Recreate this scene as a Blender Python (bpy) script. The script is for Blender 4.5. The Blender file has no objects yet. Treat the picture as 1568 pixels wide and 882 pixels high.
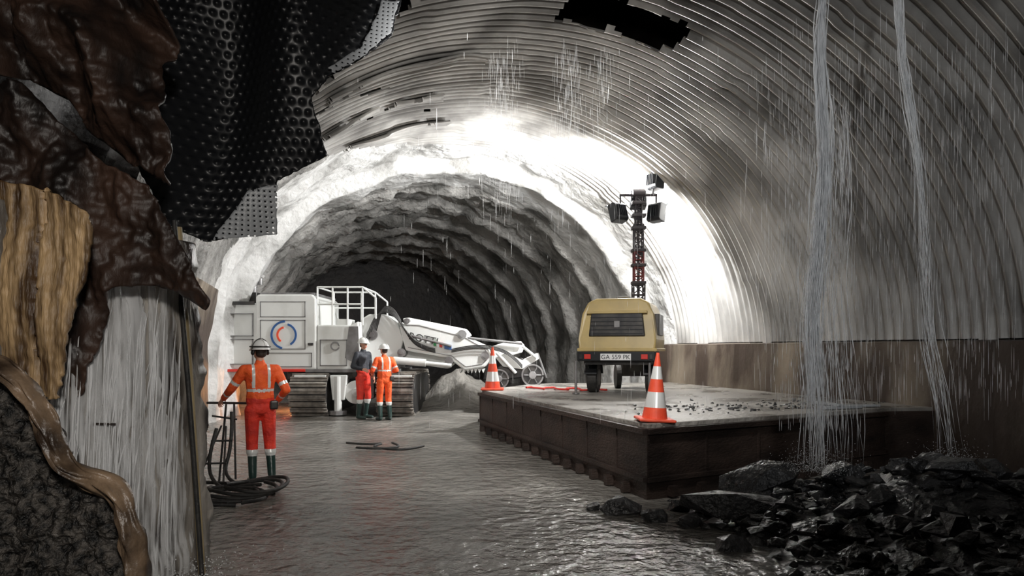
import bpy,bmesh,math,random
from mathutils import Vector,Matrix,noise
random.seed(7)
S=bpy.context.scene
COL=S.collection
rad=math.radians
# ------------------------------------------------------------------ materials
def mat(name,c1,c2=None,rough=.5,metal=0.,scale=4.,stretch=(1,1,1),bump=0.,bscale=None,lo=.35,hi=.65,detail=6,rough2=None,spec=.5,coat=0.,emit=None,es=0.,bdist=.05):
    m=bpy.data.materials.new(name);m.use_nodes=True
    nt=m.node_tree;b=nt.nodes['Principled BSDF'];L=nt.links
    b.inputs['Base Color'].default_value=(*c1,1);b.inputs['Roughness'].default_value=rough
    b.inputs['Metallic'].default_value=metal;b.inputs['Specular IOR Level'].default_value=spec
    b.inputs['Coat Weight'].default_value=coat
    if emit: b.inputs['Emission Color'].default_value=(*emit,1);b.inputs['Emission Strength'].default_value=es
    tc=nt.nodes.new('ShaderNodeTexCoord');mp=nt.nodes.new('ShaderNodeMapping');mp.inputs['Scale'].default_value=stretch
    L.new(tc.outputs['Object'],mp.inputs['Vector'])
    if c2:
        n=nt.nodes.new('ShaderNodeTexNoise');n.inputs['Scale'].default_value=scale;n.inputs['Detail'].default_value=detail
        L.new(mp.outputs[0],n.inputs['Vector'])
        r=nt.nodes.new('ShaderNodeValToRGB');r.color_ramp.elements[0].position=lo;r.color_ramp.elements[1].position=hi
        r.color_ramp.elements[0].color=(*c1,1);r.color_ramp.elements[1].color=(*c2,1)
        L.new(n.outputs['Fac'],r.inputs[0]);L.new(r.outputs[0],b.inputs['Base Color'])
        if rough2 is not None:
            q=nt.nodes.new('ShaderNodeMapRange');q.inputs[1].default_value=lo;q.inputs[2].default_value=hi
            q.inputs[3].default_value=rough;q.inputs[4].default_value=rough2
            L.new(n.outputs['Fac'],q.inputs[0]);L.new(q.outputs[0],b.inputs['Roughness'])
    if bump:
        n2=nt.nodes.new('ShaderNodeTexNoise');n2.inputs['Scale'].default_value=bscale or scale*4;n2.inputs['Detail'].default_value=5
        L.new(mp.outputs[0],n2.inputs['Vector'])
        bp=nt.nodes.new('ShaderNodeBump');bp.inputs['Strength'].default_value=bump;bp.inputs['Distance'].default_value=bdist
        L.new(n2.outputs['Fac'],bp.inputs['Height']);L.new(bp.outputs[0],b.inputs['Normal'])
    return m
M_liner=mat('galvanised_sheet',(.22,.212,.20),(.54,.525,.50),.38,.3,.9,(1,1,.55),.15,6,rough2=.52,lo=.36,hi=.6)
M_shot=mat('shotcrete',(.10,.098,.09),(.40,.39,.37),.65,0,.8,(1,1,1),1,7,lo=.36,hi=.60,detail=12,bdist=.10)
M_shotw=mat('shotcrete_white',(.28,.275,.26),(.62,.615,.60),.8,0,.8,(1,1,1),1,5,lo=.35,hi=.5,detail=12,bdist=.08)
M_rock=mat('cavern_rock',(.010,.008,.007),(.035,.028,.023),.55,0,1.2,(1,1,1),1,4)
M_mud=mat('wet_mud',(.16,.152,.137),(.27,.255,.23),.08,0,1.1,(1,1,1),1,6,rough2=.2,spec=.7,bdist=.065)
M_boulder=mat('wet_boulder',(.012,.0125,.013),(.065,.065,.067),.2,0,3,(1,1,1),.9,14,rough2=.45,spec=.65)
M_conc=mat('concrete_kerb',(.055,.038,.028),(.30,.25,.19),.6,0,.7,(1,1,.5),.5,9,lo=.44,hi=.62)
M_slab=mat('wet_concrete_slab',(.18,.167,.15),(.38,.36,.33),.18,0,1.4,(1,1,1),.5,14,rough2=.5)
M_rust=mat('rusty_steel',(.020,.014,.012),(.062,.042,.034),.5,.3,1.4,(1,1,2.5),.3,18)
M_black=mat('black_plastic',(.010,.011,.013),None,.38,0,spec=.45)
M_blackrub=mat('black_rubber',(.012,.012,.012),(.035,.033,.03),.6,0,8,bump=.2)
M_mesh=mat('pale_mesh',(.38,.40,.42),None,.4)
M_brownm=mat('brown_wet_membrane',(.008,.005,.004),(.070,.036,.023),.48,0,2.2,(1,1,.5),.7,6,rough2=.6,lo=.42,hi=.7)
M_tan=mat('tan_membrane',(.035,.022,.014),(.26,.18,.115),.4,0,3,(1,1,1),.6,7,lo=.4,hi=.62)
M_gold=mat('ochre_stained_concrete',(.07,.036,.014),(.58,.39,.20),.5,0,4.5,(3.2,1,.35),.9,6,lo=.38,hi=.62,detail=12)
M_post=mat('weathered_timber',(.20,.15,.07),(.42,.33,.18),.6,0,8,(1,1,.2),.3)
M_wallst=mat('stained_wet_concrete',(.035,.028,.023),(.42,.39,.35),.35,0,2.3,(2.4,2,.5),.6,8,lo=.42,hi=.66)
M_gravel=mat('coarse_aggregate',(.008,.008,.008),(.14,.125,.11),.35,0,22,(1,1,1),1,30,lo=.4,hi=.75)
M_white=mat('dirty_white_paint',(.68,.69,.67),(.48,.48,.45),.4,0,1.3,(1,1,.6),.03,lo=.5,hi=.75)
M_red=mat('red_paint',(.60,.03,.02),None,.4)
M_dark=mat('dark_steel',(.03,.03,.032),(.07,.065,.06),.45,.5,5)
M_grey=mat('grey_steel',(.28,.28,.28),(.16,.15,.15),.4,.6,4)
M_track=mat('muddy_track_steel',(.11,.10,.09),(.30,.275,.24),.5,.1,5,bump=.3)
M_yel=mat('ochre_yellow_paint',(.55,.41,.16),(.42,.32,.14),.4,0,2,bump=.04)
M_blue=mat('blue_paint',(.03,.10,.28),None,.4)
M_green=mat('green_paint',(.02,.3,.08),None,.4)
M_orange=mat('hi_vis_orange',(.95,.13,.02),(.75,.08,.015),.7,0,9,bump=.5,bscale=12)
M_redtr=mat('red_orange_trousers',(.80,.045,.02),(.55,.03,.02),.7,0,9,bump=.5,bscale=12)
M_navy=mat('navy_jacket',(.015,.018,.026),(.028,.032,.04),.7,0,9,bump=.35,bscale=14)
M_refl=mat('reflective_tape',(.75,.76,.74),None,.3,.2)
M_belt=mat('yellow_belt',(.55,.42,.10),None,.6)
M_boot=mat('dark_green_rubber',(.012,.035,.03),(.03,.05,.045),.3,0,6)
M_skin=mat('skin',(.55,.30,.21),(.48,.25,.17),.5,0,12)
M_hair=mat('dark_hair',(.03,.02,.015),None,.6)
M_helm=mat('white_helmet',(.72,.72,.70),None,.25)
M_eye=mat('eye_dark',(.02,.015,.01),None,.2)
M_cored=mat('cone_red_orange',(.85,.10,.04),(.70,.07,.03),.5,0,8)
M_amber=mat('amber_lens',(.8,.25,.02),None,.3)
M_glow=mat('lamp_glass',(1,1,1),None,.3,emit=(1,.98,.94),es=60)
M_warm=mat('warm_lamp_glass',(1,.6,.3),None,.3,emit=(1,.5,.2),es=25)
M_plate=mat('number_plate_white',(.8,.8,.8),None,.4)
def water_mat(name,dens,sx=18,sz=1.4,lo=.35,hi=.7):
    m=bpy.data.materials.new(name);m.use_nodes=True;nt=m.node_tree;L=nt.links
    b=nt.nodes['Principled BSDF'];b.inputs['Base Color'].default_value=(.96,.97,.98,1);b.inputs['Roughness'].default_value=.35
    tr=nt.nodes.new('ShaderNodeBsdfTranslucent');tr.inputs[0].default_value=(.96,.97,.98,1)
    mx=nt.nodes.new('ShaderNodeMixShader');mx.inputs[0].default_value=.45;L.new(b.outputs[0],mx.inputs[1]);L.new(tr.outputs[0],mx.inputs[2])
    tp=nt.nodes.new('ShaderNodeBsdfTransparent');m2=nt.nodes.new('ShaderNodeMixShader')
    tc=nt.nodes.new('ShaderNodeTexCoord');mp=nt.nodes.new('ShaderNodeMapping');mp.inputs['Scale'].default_value=(sx,sx,sz)
    n=nt.nodes.new('ShaderNodeTexNoise');n.inputs['Scale'].default_value=1.;n.inputs['Detail'].default_value=5
    L.new(tc.outputs['Object'],mp.inputs[0]);L.new(mp.outputs[0],n.inputs['Vector'])
    q=nt.nodes.new('ShaderNodeMapRange');q.inputs[1].default_value=lo;q.inputs[2].default_value=hi;q.inputs[3].default_value=0;q.inputs[4].default_value=dens
    L.new(n.outputs['Fac'],q.inputs[0]);L.new(q.outputs[0],m2.inputs[0]);L.new(tp.outputs[0],m2.inputs[1]);L.new(mx.outputs[0],m2.inputs[2])
    L.new(m2.outputs[0],nt.nodes['Material Output'].inputs[0]);return m
M_water=water_mat('falling_water',1.,18,2.5,.30,.55);M_sheetw=water_mat('sheet_water',.97,20,.8,.41,.56)
# ------------------------------------------------------------------ mesh helpers
def obj(name,verts,faces,m,parent=None,smooth=False):
    me=bpy.data.meshes.new(name);me.from_pydata([tuple(v) for v in verts],[],faces);me.update()
    for x in (m if isinstance(m,list) else [m]): me.materials.append(x)
    if smooth:
        for p in me.polygons:p.use_smooth=True
    o=bpy.data.objects.new(name,me);COL.objects.link(o)
    if parent:o.parent=parent
    return o
def from_bm(name,bm,m,parent=None,smooth=False):
    bmesh.ops.recalc_face_normals(bm,faces=bm.faces)
    me=bpy.data.meshes.new(name);bm.to_mesh(me);bm.free()
    for x in (m if isinstance(m,list) else [m]): me.materials.append(x)
    if smooth:
        for p in me.polygons:p.use_smooth=True
    o=bpy.data.objects.new(name,me);COL.objects.link(o)
    if parent:o.parent=parent
    return o
def empty(name,loc,rz=0):
    e=bpy.data.objects.new(name,None);e.location=loc;e.rotation_euler=(0,0,rz);e.empty_display_size=.2;COL.objects.link(e);return e
def bev(o,w,seg=2):
    if w:
        b=o.modifiers.new('b','BEVEL');b.width=w;b.segments=seg;b.limit_method='ANGLE'
    return o
def box(name,x0,x1,y0,y1,z0,z1,m,parent=None,w=.01,rz=None):
    bm=bmesh.new();bmesh.ops.create_cube(bm,size=1)
    for v in bm.verts:
        v.co=Vector(((x0+x1)/2+v.co.x*(x1-x0),(y0+y1)/2+v.co.y*(y1-y0),(z0+z1)/2+v.co.z*(z1-z0)))
    return bev(from_bm(name,bm,m,parent),w)
def prism(name,pts,y0,y1,m,parent=None,w=.015,axis='y'):
    n=len(pts)
    if axis=='y': v=[(p[0],y0,p[1]) for p in pts]+[(p[0],y1,p[1]) for p in pts]
    elif axis=='x': v=[(y0,p[0],p[1]) for p in pts]+[(y1,p[0],p[1]) for p in pts]
    else: v=[(p[0],p[1],y0) for p in pts]+[(p[0],p[1],y1) for p in pts]
    bm=bmesh.new();V=[bm.verts.new(q) for q in v]
    bm.faces.new(V[:n]);bm.faces.new(V[n:][::-1])
    for i in range(n): bm.faces.new((V[i],V[(i+1)%n],V[n+(i+1)%n],V[n+i]))
    return bev(from_bm(name,bm,m,parent),w)
def cyl_into(bm,p0,p1,r0,r1=None,seg=12):
    p0=Vector(p0);p1=Vector(p1);r1=r0 if r1 is None else r1
    d=(p1-p0);q=d.to_track_quat('Z','Y').to_matrix()
    a=[];b=[]
    for i in range(seg):
        t=2*math.pi*i/seg;c=Vector((math.cos(t),math.sin(t),0))
        a.append(bm.verts.new(p0+q@(c*r0)));b.append(bm.verts.new(p1+q@(c*r1)))
    for i in range(seg): bm.faces.new((a[i],a[(i+1)%seg],b[(i+1)%seg],b[i]))
    bm.faces.new(a[::-1]);bm.faces.new(b)
def cyls(name,lst,m,parent=None,seg=12,w=0):
    bm=bmesh.new()
    for c in lst: cyl_into(bm,*c,seg=seg)
    return bev(from_bm(name,bm,m,parent),w)
def curve(name,paths,r,m,parent=None,smooth=True,res=2):
    c=bpy.data.curves.new(name,'CURVE');c.dimensions='3D';c.bevel_depth=r;c.bevel_resolution=res;c.resolution_u=6
    for p in paths:
        if smooth:
            s=c.splines.new('NURBS');s.points.add(len(p)-1)
            for i,q in enumerate(p): s.points[i].co=(*q[:3],1);s.points[i].radius=q[3] if len(q)>3 else 1
            s.use_endpoint_u=True;s.order_u=3
        else:
            s=c.splines.new('POLY');s.points.add(len(p)-1)
            for i,q in enumerate(p): s.points[i].co=(*q[:3],1);s.points[i].radius=q[3] if len(q)>3 else 1
    c.materials.append(m);o=bpy.data.objects.new(name,c);COL.objects.link(o)
    if parent:o.parent=parent
    return o
def nz(x,y,z,s=1.): return noise.noise(Vector((x*s,y*s,z*s)))
# ------------------------------------------------------------------ tunnel frame (u across, t back towards the portal side)
A,B,ZC=5.5,4.95,1.6
def TW(u,t,z): return Vector((-1.06+.963*u+.27*t,16.9+.27*u-.963*t,z))
def prof(s,o):   # s in degrees: 0..180 arch, <0 right leg, >180 left leg (metres below springing)
    if s<0: return (A+o,ZC+s)
    if s>180: return (-A-o,ZC-(s-180))
    c=rad(s);return ((A+o)*math.cos(c),ZC+(B+o)*math.sin(c))
def shell(name,ts,ss,off,m,keep,mi=None,smooth=True):
    v=[];f=[];fm=[];idx={}
    for i,t in enumerate(ts):
        for j,s in enumerate(ss):
            o=off(t,s);u,z=prof(s,o);v.append(TW(u,t,z))
    n=len(ss)
    for i in range(len(ts)-1):
        for j in range(n-1):
            t=(ts[i]+ts[i+1])/2;s=(ss[j]+ss[j+1])/2
            if keep(t,s):
                f.append((i*n+j,(i+1)*n+j,(i+1)*n+j+1,i*n+j+1));fm.append(mi(t,s) if mi else 0)
    o=obj(name,v,f,m,smooth=smooth)
    for p,k in zip(o.data.polygons,fm):p.material_index=k
    return o
def lerp_tab(tab,x):
    if x<=tab[0][0]:return tab[0][1]
    for (a,b),(c,d) in zip(tab,tab[1:]):
        if x<=c:return b+(d-b)*(x-a)/(c-a)
    return tab[-1][1]
PITCH=.2
def l_off(t,s):
    row=math.floor(t/.8);seg=math.floor((s+ (row%3)*9)/26)
    step=.028*nz(row*7.3+.5,seg*3.7+.2,1)*2
    sag=.10*max(0,nz(t*.6,s*.05,8))*(1 if s>90 else .3)
    return .042*math.sin(2*math.pi*t/PITCH)+.035*nz(t*.5,s*.04,1)+step-sag
def l_keep(t,s):
    cell=math.floor(t/.8)
    smax=lerp_tab([(0,116),(1.8,126),(3.2,130),(5.6,131),(6.4,122),(7.5,114),(9,108),(11,104),(16,100)],t)+3.5*nz(cell*1.7,3,0)+1.5*nz(t*3,1,2)
    tmin=lerp_tab([(0,0),(100,.0),(112,.5),(126,1.7)],s)+.12*nz(math.floor(s/7)*1.3,5,5)
    if s>smax or t<tmin: return False
    if s<2.5+1.5*nz(t*1.2,0,0): return False
    if 71<s<=91 and 6.55+.25*nz(s*.3,0,0)<t<7.35+.25*nz(s*.4,1,0): return False
    if s>104 and abs(t-(2.6+.03*(s-104)))<.03 and nz(s*.12,0,3)>.0: return False
    if s>108 and abs(t-(4.3+.02*(s-104)))<.045 and nz(s*.15,5,3)>-.1: return False
    return True
nT=int(16/PITCH*8)
shell('ceiling_corrugated_lining',[i*16/nT for i in range(nT+1)],[0+ i*1.4 for i in range(96)],l_off,M_liner,l_keep)
def frange(a,b,n): return [a+(b-a)*i/n for i in range(n+1)]
def lap(t0,t1,s0,s1,lift):
    shell('trim_loose_lap',frange(t0,t1,int((t1-t0)*40)),frange(s0,s1,30),lambda t,s:l_off(t,s)-.03-lift*((t-t0)/(t1-t0))**2*(1+nz(s*.1,0,t0)),M_liner,lambda t,s:nz(s*.25,t*1.5,t0)>-.42)
lap(1.2,2.0,98,121,.09);lap(3.0,3.7,102,128,.11);lap(4.9,5.5,98,127,.13)
# shotcrete bore
def fbm(p,o=4):
    a=1;r=0
    for i in range(o): r+=a*noise.noise(p);p=p*2.07+Vector((3.1,1.7,9.2));a*=.5
    return r
def s_off(t,s):
    b=.12
    u,z=prof(s,0);P=TW(u,t,z)
    n=.13*nz(t*.7,s*.05,0)+.10*fbm(P*.9)
    if t>0: return b+n*.6
    st=0
    if -1.3>t: st-=.12
    w0=.15*nz(s*.05,0,t*.1)
    for c,w,h in ((-1.5,.22,.22),(-4.2,.22,.26),(-7.,.25,.26),(-9.5,.25,.26),(-12,.25,.26),(-14.5,.25,.26),(-17,.3,.24),(-20,.3,.24)):
        st-=h*math.exp(-((t-c-w0)/w)**4)
    if t<-4:
        r=abs(fbm(P*.75+Vector((7,2,1)),5))
        n=n*1.1+(.42*r if 55<s<145 else .12*r)
    return b-.14+st+n
ssh=frange(-1.9,-.1,8)+frange(0,180,200)+frange(180.2,181.9,8)
def sk(t,s):
    if t>0 and s<100: return False
    if s>150: return t<8.5
    lim=lerp_tab([(100,2.2),(126,2.6),(140,3.3),(150,4.2)],s)
    return t<lim+.4*nz(s*.12,0,3)
def smi(t,s):
    if s>165 and t>.2: return 2
    if t>.9+.5*nz(s*.2,0,0): return 0
    return 1 if t>-3.6+.8*nz(s*.1,t,0) else 0
shell('ceiling_shotcrete',frange(-24,8.6,460),ssh,s_off,[M_shot,M_shotw,M_conc],sk,smi)
# dark rock cavern outside
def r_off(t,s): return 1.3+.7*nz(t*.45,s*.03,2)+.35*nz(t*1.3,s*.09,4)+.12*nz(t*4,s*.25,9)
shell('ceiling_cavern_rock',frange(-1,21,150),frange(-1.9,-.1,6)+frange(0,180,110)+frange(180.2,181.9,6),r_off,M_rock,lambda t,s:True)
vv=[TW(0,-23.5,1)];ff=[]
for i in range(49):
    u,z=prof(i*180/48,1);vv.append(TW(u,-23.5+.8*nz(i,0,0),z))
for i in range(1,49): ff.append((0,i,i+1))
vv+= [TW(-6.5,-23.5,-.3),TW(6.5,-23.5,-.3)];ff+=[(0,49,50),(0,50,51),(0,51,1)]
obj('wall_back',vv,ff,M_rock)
# concrete kerb wall on the right
v=[];f=[];N=120
for i in range(N+1):
    t=-.6+12.5*i/N;q=.04*nz(t*2,0,0)+.05*(1 if math.sin(t*2.1)>.2 else 0)
    for u,z in ((5.15+q,-.1),(5.15+q,.9),(5.2+q,1.80),(5.7,1.84)): v.append(TW(u,t,z))
for i in range(N):
    for j in range(3): f.append((i*4+j,i*4+j+1,i*4+j+5,i*4+j+4))
obj('wall_right',v,f,M_conc)
# ------------------------------------------------------------------ floor
def sm(a,b,x):
    x=max(0,min(1,(x-a)/(b-a)));return x*x*(3-2*x)
def gz(x,y):
    z=.025*nz(x*.6,y*.6,0)+.012*nz(x*2,y*2,3)
    z+=.14*sm(13.5,16,y)
    z+=.9*math.exp(-((x+1.4)/.9)**2-((y-19.6)/1.2)**2)*(1+.5*nz(x*2,y*2,1))
    z+=.35*sm(0,1,(-4.0-x+ (9-y)*.12)/1.2)*(1 if y<14 else 0)*sm(14,12,y)
    return z
st=.13;nx=int(34/st);ny=int(50/st);v=[];f=[]
for j in range(ny+1):
    for i in range(nx+1):
        x=-18+i*st;y=-4+j*st;v.append((x,y,gz(x,y)))
for j in range(ny):
    for i in range(nx):
        a=j*(nx+1)+i;f.append((a,a+1,a+nx+2,a+nx+1))
obj('floor',v,f,M_mud,smooth=True)
# ------------------------------------------------------------------ raised slab in steel formwork
PL=[(1.51,8.06),(5.35,10.3),(7.4,10.6),(4.9,18.6),(.5,17.5),(-.66,14.8)]
ph=.85
plat=empty('raised_concrete_platform',(0,0,0))
prism('slab_core',PL,-.05,ph-.05,M_rust,plat,0,axis='z')
prism('slab_top',[(1.53,8.12),(5.35,10.33),(7.4,10.65),(4.9,18.55),(.55,17.45),(-.62,14.8)],ph-.06,ph,M_slab,plat,.01,axis='z')
def edge_beam(n,p,q):
    p=Vector((*p,0));q=Vector((*q,0));d=(q-p).normalized();nn=Vector((d.y,-d.x,0))
    if nn.dot(Vector((3,13,0))-p)>0: nn=-nn
    bm=bmesh.new()
    def bar(o0,o1,z0,z1,s0=0,s1=None):
        s1=(q-p).length if s1 is None else s1
        pts=[p+d*s0+nn*o0,p+d*s1+nn*o0,p+d*s1+nn*o1,p+d*s0+nn*o1]
        lo=[bm.verts.new((a.x,a.y,z0)) for a in pts];hi=[bm.verts.new((a.x,a.y,z1)) for a in pts]
        bm.faces.new(lo[::-1]);bm.faces.new(hi)
        for i in range(4): bm.faces.new((lo[i],lo[(i+1)%4],hi[(i+1)%4],hi[i]))
    L=(q-p).length
    bar(0,.05,ph-.11,ph-.05);bar(0,.045,.20,.25)
    s=0
    while s<L: bar(0,.012,.25,ph-.1,s,s+.03);s+=.9
    s=.3
    while s<L-.2: bar(0,.09,.02,.14,s,s+.09);s+=.45
    from_bm(n,bm,M_rust,plat)
edge_beam('edge_beam_1',(-.66,14.8),(1.51,8.06));edge_beam('edge_beam_2',(1.51,8.06),(5.35,10.3))
bm=bmesh.new()
def hull_rock(bm,c,r,n=13,sq=(1,1,.75)):
    vs=[]
    for i in range(n):
        d=Vector((random.gauss(0,1),random.gauss(0,1),random.gauss(0,1))).normalized()*r*random.uniform(.75,1.1)
        vs.append(bm.verts.new(Vector(c)+Vector((d.x*sq[0],d.y*sq[1],d.z*sq[2]))))
    g=bmesh.ops.convex_hull(bm,input=vs)
    bad=[e for e in g['geom_interior'] if isinstance(e,bmesh.types.BMVert)]
    if bad: bmesh.ops.delete(bm,geom=bad,context='VERTS')
for i in range(220):
    a=random.random();x=2.0+a*3.3+random.gauss(0,.35);y=9.2+a*1.6+abs(random.gauss(0,.8))
    if y<8.06+(x-1.51)*.583+.12: continue
    hull_rock(bm,(x,y,ph+.01),random.uniform(.012,.045),8,(1,1,.6))
from_bm('gravel_debris',bm,M_boulder)
b=empty('broken_boards',(0,0,ph+.01))
prism('board_1',[(4.35,9.95),(4.95,10.15),(5.0,10.25),(4.3,10.05)],0,.04,M_mesh,b,.005,'z');prism('board_2',[(4.5,10.3),(5.35,10.42),(5.3,10.55),(4.5,10.4)],0,.03,M_mesh,b,.005,'z');prism('board_3',[(4.4,10.6),(4.55,10.0),(4.62,10.02),(4.5,10.62)],.04,.07,M_mesh,b,.005,'z')
curve('red_cable',[[(.3+.35*i/4+.1*math.sin(i*2.3),15.2+.35*math.sin(i*1.3)-.05*i,ph+.03) for i in range(18)]],.02,M_red)
# ------------------------------------------------------------------ cones
def cone(name,loc,h,tilt=0):
    e=empty(name,loc);e.rotation_euler=(0,tilt,0)
    s=h/.75
    prism('base',[(-.2*s,-.2*s),(.2*s,-.2*s),(.2*s,.2*s),(-.2*s,.2*s)],0,.035*s,M_cored,e,.02,axis='z')
    bands=[(.03,.15,M_cored),(.15,.32,M_refl),(.32,.46,M_cored),(.46,.60,M_refl),(.60,.75,M_cored)]
    R=lambda z:(.145-.155*z/.9)*s
    for i,(a,b_,m) in enumerate(bands):
        cyls('band_%d'%i,[((0,0,a*s),(0,0,b_*s),R(a),R(b_))],m,e,seg=32)
cone('traffic_cone',(1.67,8.42,ph+.005),.80,.05);cone('traffic_cone',(-.40,14.75,ph+.005),.88)
# ------------------------------------------------------------------ compressor trailer
tr=empty('compressor_trailer',(1.92,13.2,ph),rad(-17))
bp=[(-.70,.80),(-.72,1.02),(-.66,1.50),(-.56,1.72),(-.40,1.79),(.40,1.79),(.56,1.72),(.66,1.50),(.72,1.02),(.70,.80)]
o=prism('canopy',bp,0,1.7,M_yel,tr,.04)
for vtx in o.data.vertices:
    if vtx.co.y<.5 and vtx.co.z>1.2: vtx.co.y+=.16*(vtx.co.z-1.2)/.6
prism('rear_grille',[(-.52,1.08),(-.47,1.50),(.47,1.50),(.52,1.08)],-.012,.3,M_dark,tr,.02)
prism('rear_grille_frame_top',[(-.56,1.50),(-.55,1.55),(.55,1.55),(.56,1.50)],0,.2,M_yel,tr,.01)
for i in range(5): box('louvre_%d'%i,-.48,.48,-.025,.0,1.12+i*.075,1.135+i*.075,M_black,tr,0)
box('plate_label',-.04,.06,-.03,-.02,1.24,1.36,M_grey,tr,.002)
box('side_grille',.66,.74,.35,1.2,1.1,1.5,M_dark,tr,.01)
box('chassis',-.62,.62,.02,1.75,.55,.80,M_dark,tr,.02)
box('bumper',-.72,.72,-.10,0,.62,.80,M_black,tr,.02)
box('canopy_lip',-.735,.735,-.02,1.72,.80,.86,M_yel,tr,.015)
box('number_plate',-.28,.28,-.115,-.10,.64,.76,M_plate,tr,.004)
for sx in (-1,1):
    box('lamp_cluster_%d'%sx,sx*.52-.06,sx*.52+.06,-.12,-.09,.66,.75,M_red,tr,.005);box('lamp_amber_%d'%sx,sx*.64-.03,sx*.64+.03,-.125,-.09,.66,.75,M_dark,tr,.003)
    x=sx*.56
    cyls('tyre_%d'%sx,[((x-.1,.75,.30),(x+.1,.75,.30),.30)],M_blackrub,tr,32,.03)
    cyls('hub_%d'%sx,[((x-.11,.75,.30),(x+.11,.75,.30),.16)],M_grey,tr,24,.01)
    prism('mudguard_%d'%sx,[(.75+.38*math.cos(rad(a)),.30+.38*math.sin(rad(a))) for a in range(10,171,16)]+[(.75+.34*math.cos(rad(a)),.30+.34*math.sin(rad(a))) for a in range(170,9,-16)],x-.12,x+.12,M_black,tr,0,axis='x')
cyls('jack_leg',[((-.75,-.05,0.01),(-.75,-.05,.62),.025),((-.75,-.05,0.01),(-.75,-.05,.03),.07),((.6,-.0,0.01),(.6,-.0,.6),.025),((-.2,1.7,.6),(-.9,2.3,.45),.04)],M_grey,tr)
cyls('lifting_eye',[((-.12,.9,1.79),(-.12,.9,1.86),.02),((.12,.9,1.79),(.12,.9,1.86),.02),((-.12,.9,1.86),(.12,.9,1.86),.02)],M_grey,tr)
t=bpy.data.curves.new('plate_text','FONT');t.body='GA 559 PK';t.size=.115;t.align_x='CENTER';t.extrude=.001;t.materials.append(M_black)
to=bpy.data.objects.new('plate_text',t);to.location=(0,-.118,.66);to.rotation_euler=(rad(90),0,0);to.parent=tr;COL.objects.link(to)
# lighting tower
mx,my=2.70,15.35
lt=empty('lighting_tower',(mx,my,ph));lt.scale=(1.06,1.06,1.06)
box('base_frame',-.35,.35,-.1,.5,.25,.6,M_dark,lt,.02)
cyls('wheels',[((-.45,.1,.25),(-.35,.1,.25),.25),((.35,.1,.25),(.45,.1,.25),.25)],M_blackrub,lt,24)
def lattice(n,z0,z1,h,m):
    L=[]
    for sx in(-1,1):
        for sy in(-1,1): L.append(((sx*h,sy*h,z0),(sx*h,sy*h,z1),.016))
    z=z0;k=0
    while z<z1-.05:
        zz=min(z+h*1.8,z1)
        for a,b_ in (((-h,-h),(h,-h)),((h,-h),(h,h)),((h,h),(-h,h)),((-h,h),(-h,-h))):
            if k%2:a,b_=b_,a
            L.append(((*a,z),(*b_,zz),.011));L.append(((*a,zz),(*b_,zz),.011))
        z=zz;k+=1
    cyls(n,L,m,lt,8)
M_mast=mat('dark_mast_paint',(.03,.025,.028),None,.6)
M_mastr=mat('dark_red_mast',(.13,.02,.02),None,.6)
lattice('mast_lower',.5,2.1,.11,M_mast);lattice('mast_red',2.1,2.75,.09,M_mastr);lattice('mast_middle',2.55,3.3,.085,M_mast);lattice('mast_upper',3.2,3.95,.06,M_mast)
cyls('mast_core',[((0,0,.5),(0,0,3.9),.03)],M_mast,lt,10)
for z in (1.3,2.1,2.45,2.75,3.2,3.45,3.7): box('collar_%d'%int(z*100),-.14,.14,-.12,.12,z,z+.06,M_mast,lt,.01)
cyls('cross_arm',[((-.38,0,3.9),(.38,0,3.9),.03),((0,0,3.7),(0,0,3.98),.05),((.3,0,3.9),(.3,0,4.2),.025),((-.36,0,3.9),(-.36,0,3.7),.02),((.36,0,3.9),(.36,0,3.7),.02)],M_mast,lt)
cyls('winch_head',[((-.12,-.02,3.93),(.12,-.02,3.93),.09)],M_mast,lt,16)
def head(n,x,y,z,yaw,pitch):
    e=bpy.data.objects.new(n,None);e.location=(x,y,z);e.rotation_euler=(pitch,0,yaw);e.parent=lt;COL.objects.link(e)
    prism('housing',[(-.10,-.15),(-.05,-.19),(.12,-.19),(.12,.19),(-.05,.19),(-.10,.15)],-.16,.16,M_black,e,.015,axis='x')
    for i in range(5): box('fin_%d'%i,-.11+i*.05,-.10+i*.05,-.14,-.09,-.11,.11,M_black,e,0)
    box('glass',-.13,.13,.12,.127,-.15,.15,M_glow,e,0)
    box('visor',-.16,.16,.12,.17,.185,.205,M_black,e,0)
head('lamp_head_1',-.40,.0,3.55,rad(35),rad(-18));head('lamp_head_2',.36,0,3.55,rad(-50),rad(-10))
head('lamp_head_3',.34,0,4.2,rad(-65),rad(-5));head('lamp_head_4',.02,.16,3.85,rad(0),rad(-20))
# ------------------------------------------------------------------ demolition / drilling rig (image pixel coordinates -> metres at the rig's depth)
rig=empty('tunnel_drilling_rig',(0,16.7,0))
k=.01527
def E(x,z): return ((x-784)*k,1.7+(534-z)*k)
def ep(pts): return [E(*p) for p in pts]
def eprism(n,pts,y0,y1,m,w=.02): return prism(n,ep(pts),y0,y1,m,rig,w)
def ebox(n,x0,x1,z0,z1,y0,y1,m,w=.01):
    a=E(x0,z1);c=E(x1,z0);return box(n,a[0],c[0],y0,y1,a[1],c[1],m,rig,w)
def ecyl(n,a,b_,y,r,m,y2=None,seg=16):
    p=E(*a);q=E(*b_);return cyls(n,[((p[0],y,p[1]),(q[0],y if y2 is None else y2,q[1]),r)],m,rig,seg)
eprism('counterweight',[(344,472),(352,464),(395,464),(395,566),(350,566),(344,555)],0.02,2.2,M_white,.05)
eprism('engine_housing',[(394,455),(398,451),(480,451),(486,457),(487,566),(394,566)],-.02,2.2,M_white,.04)
ebox('housing_roof',398,482,448,452,.1,2.1,M_grey)
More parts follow.
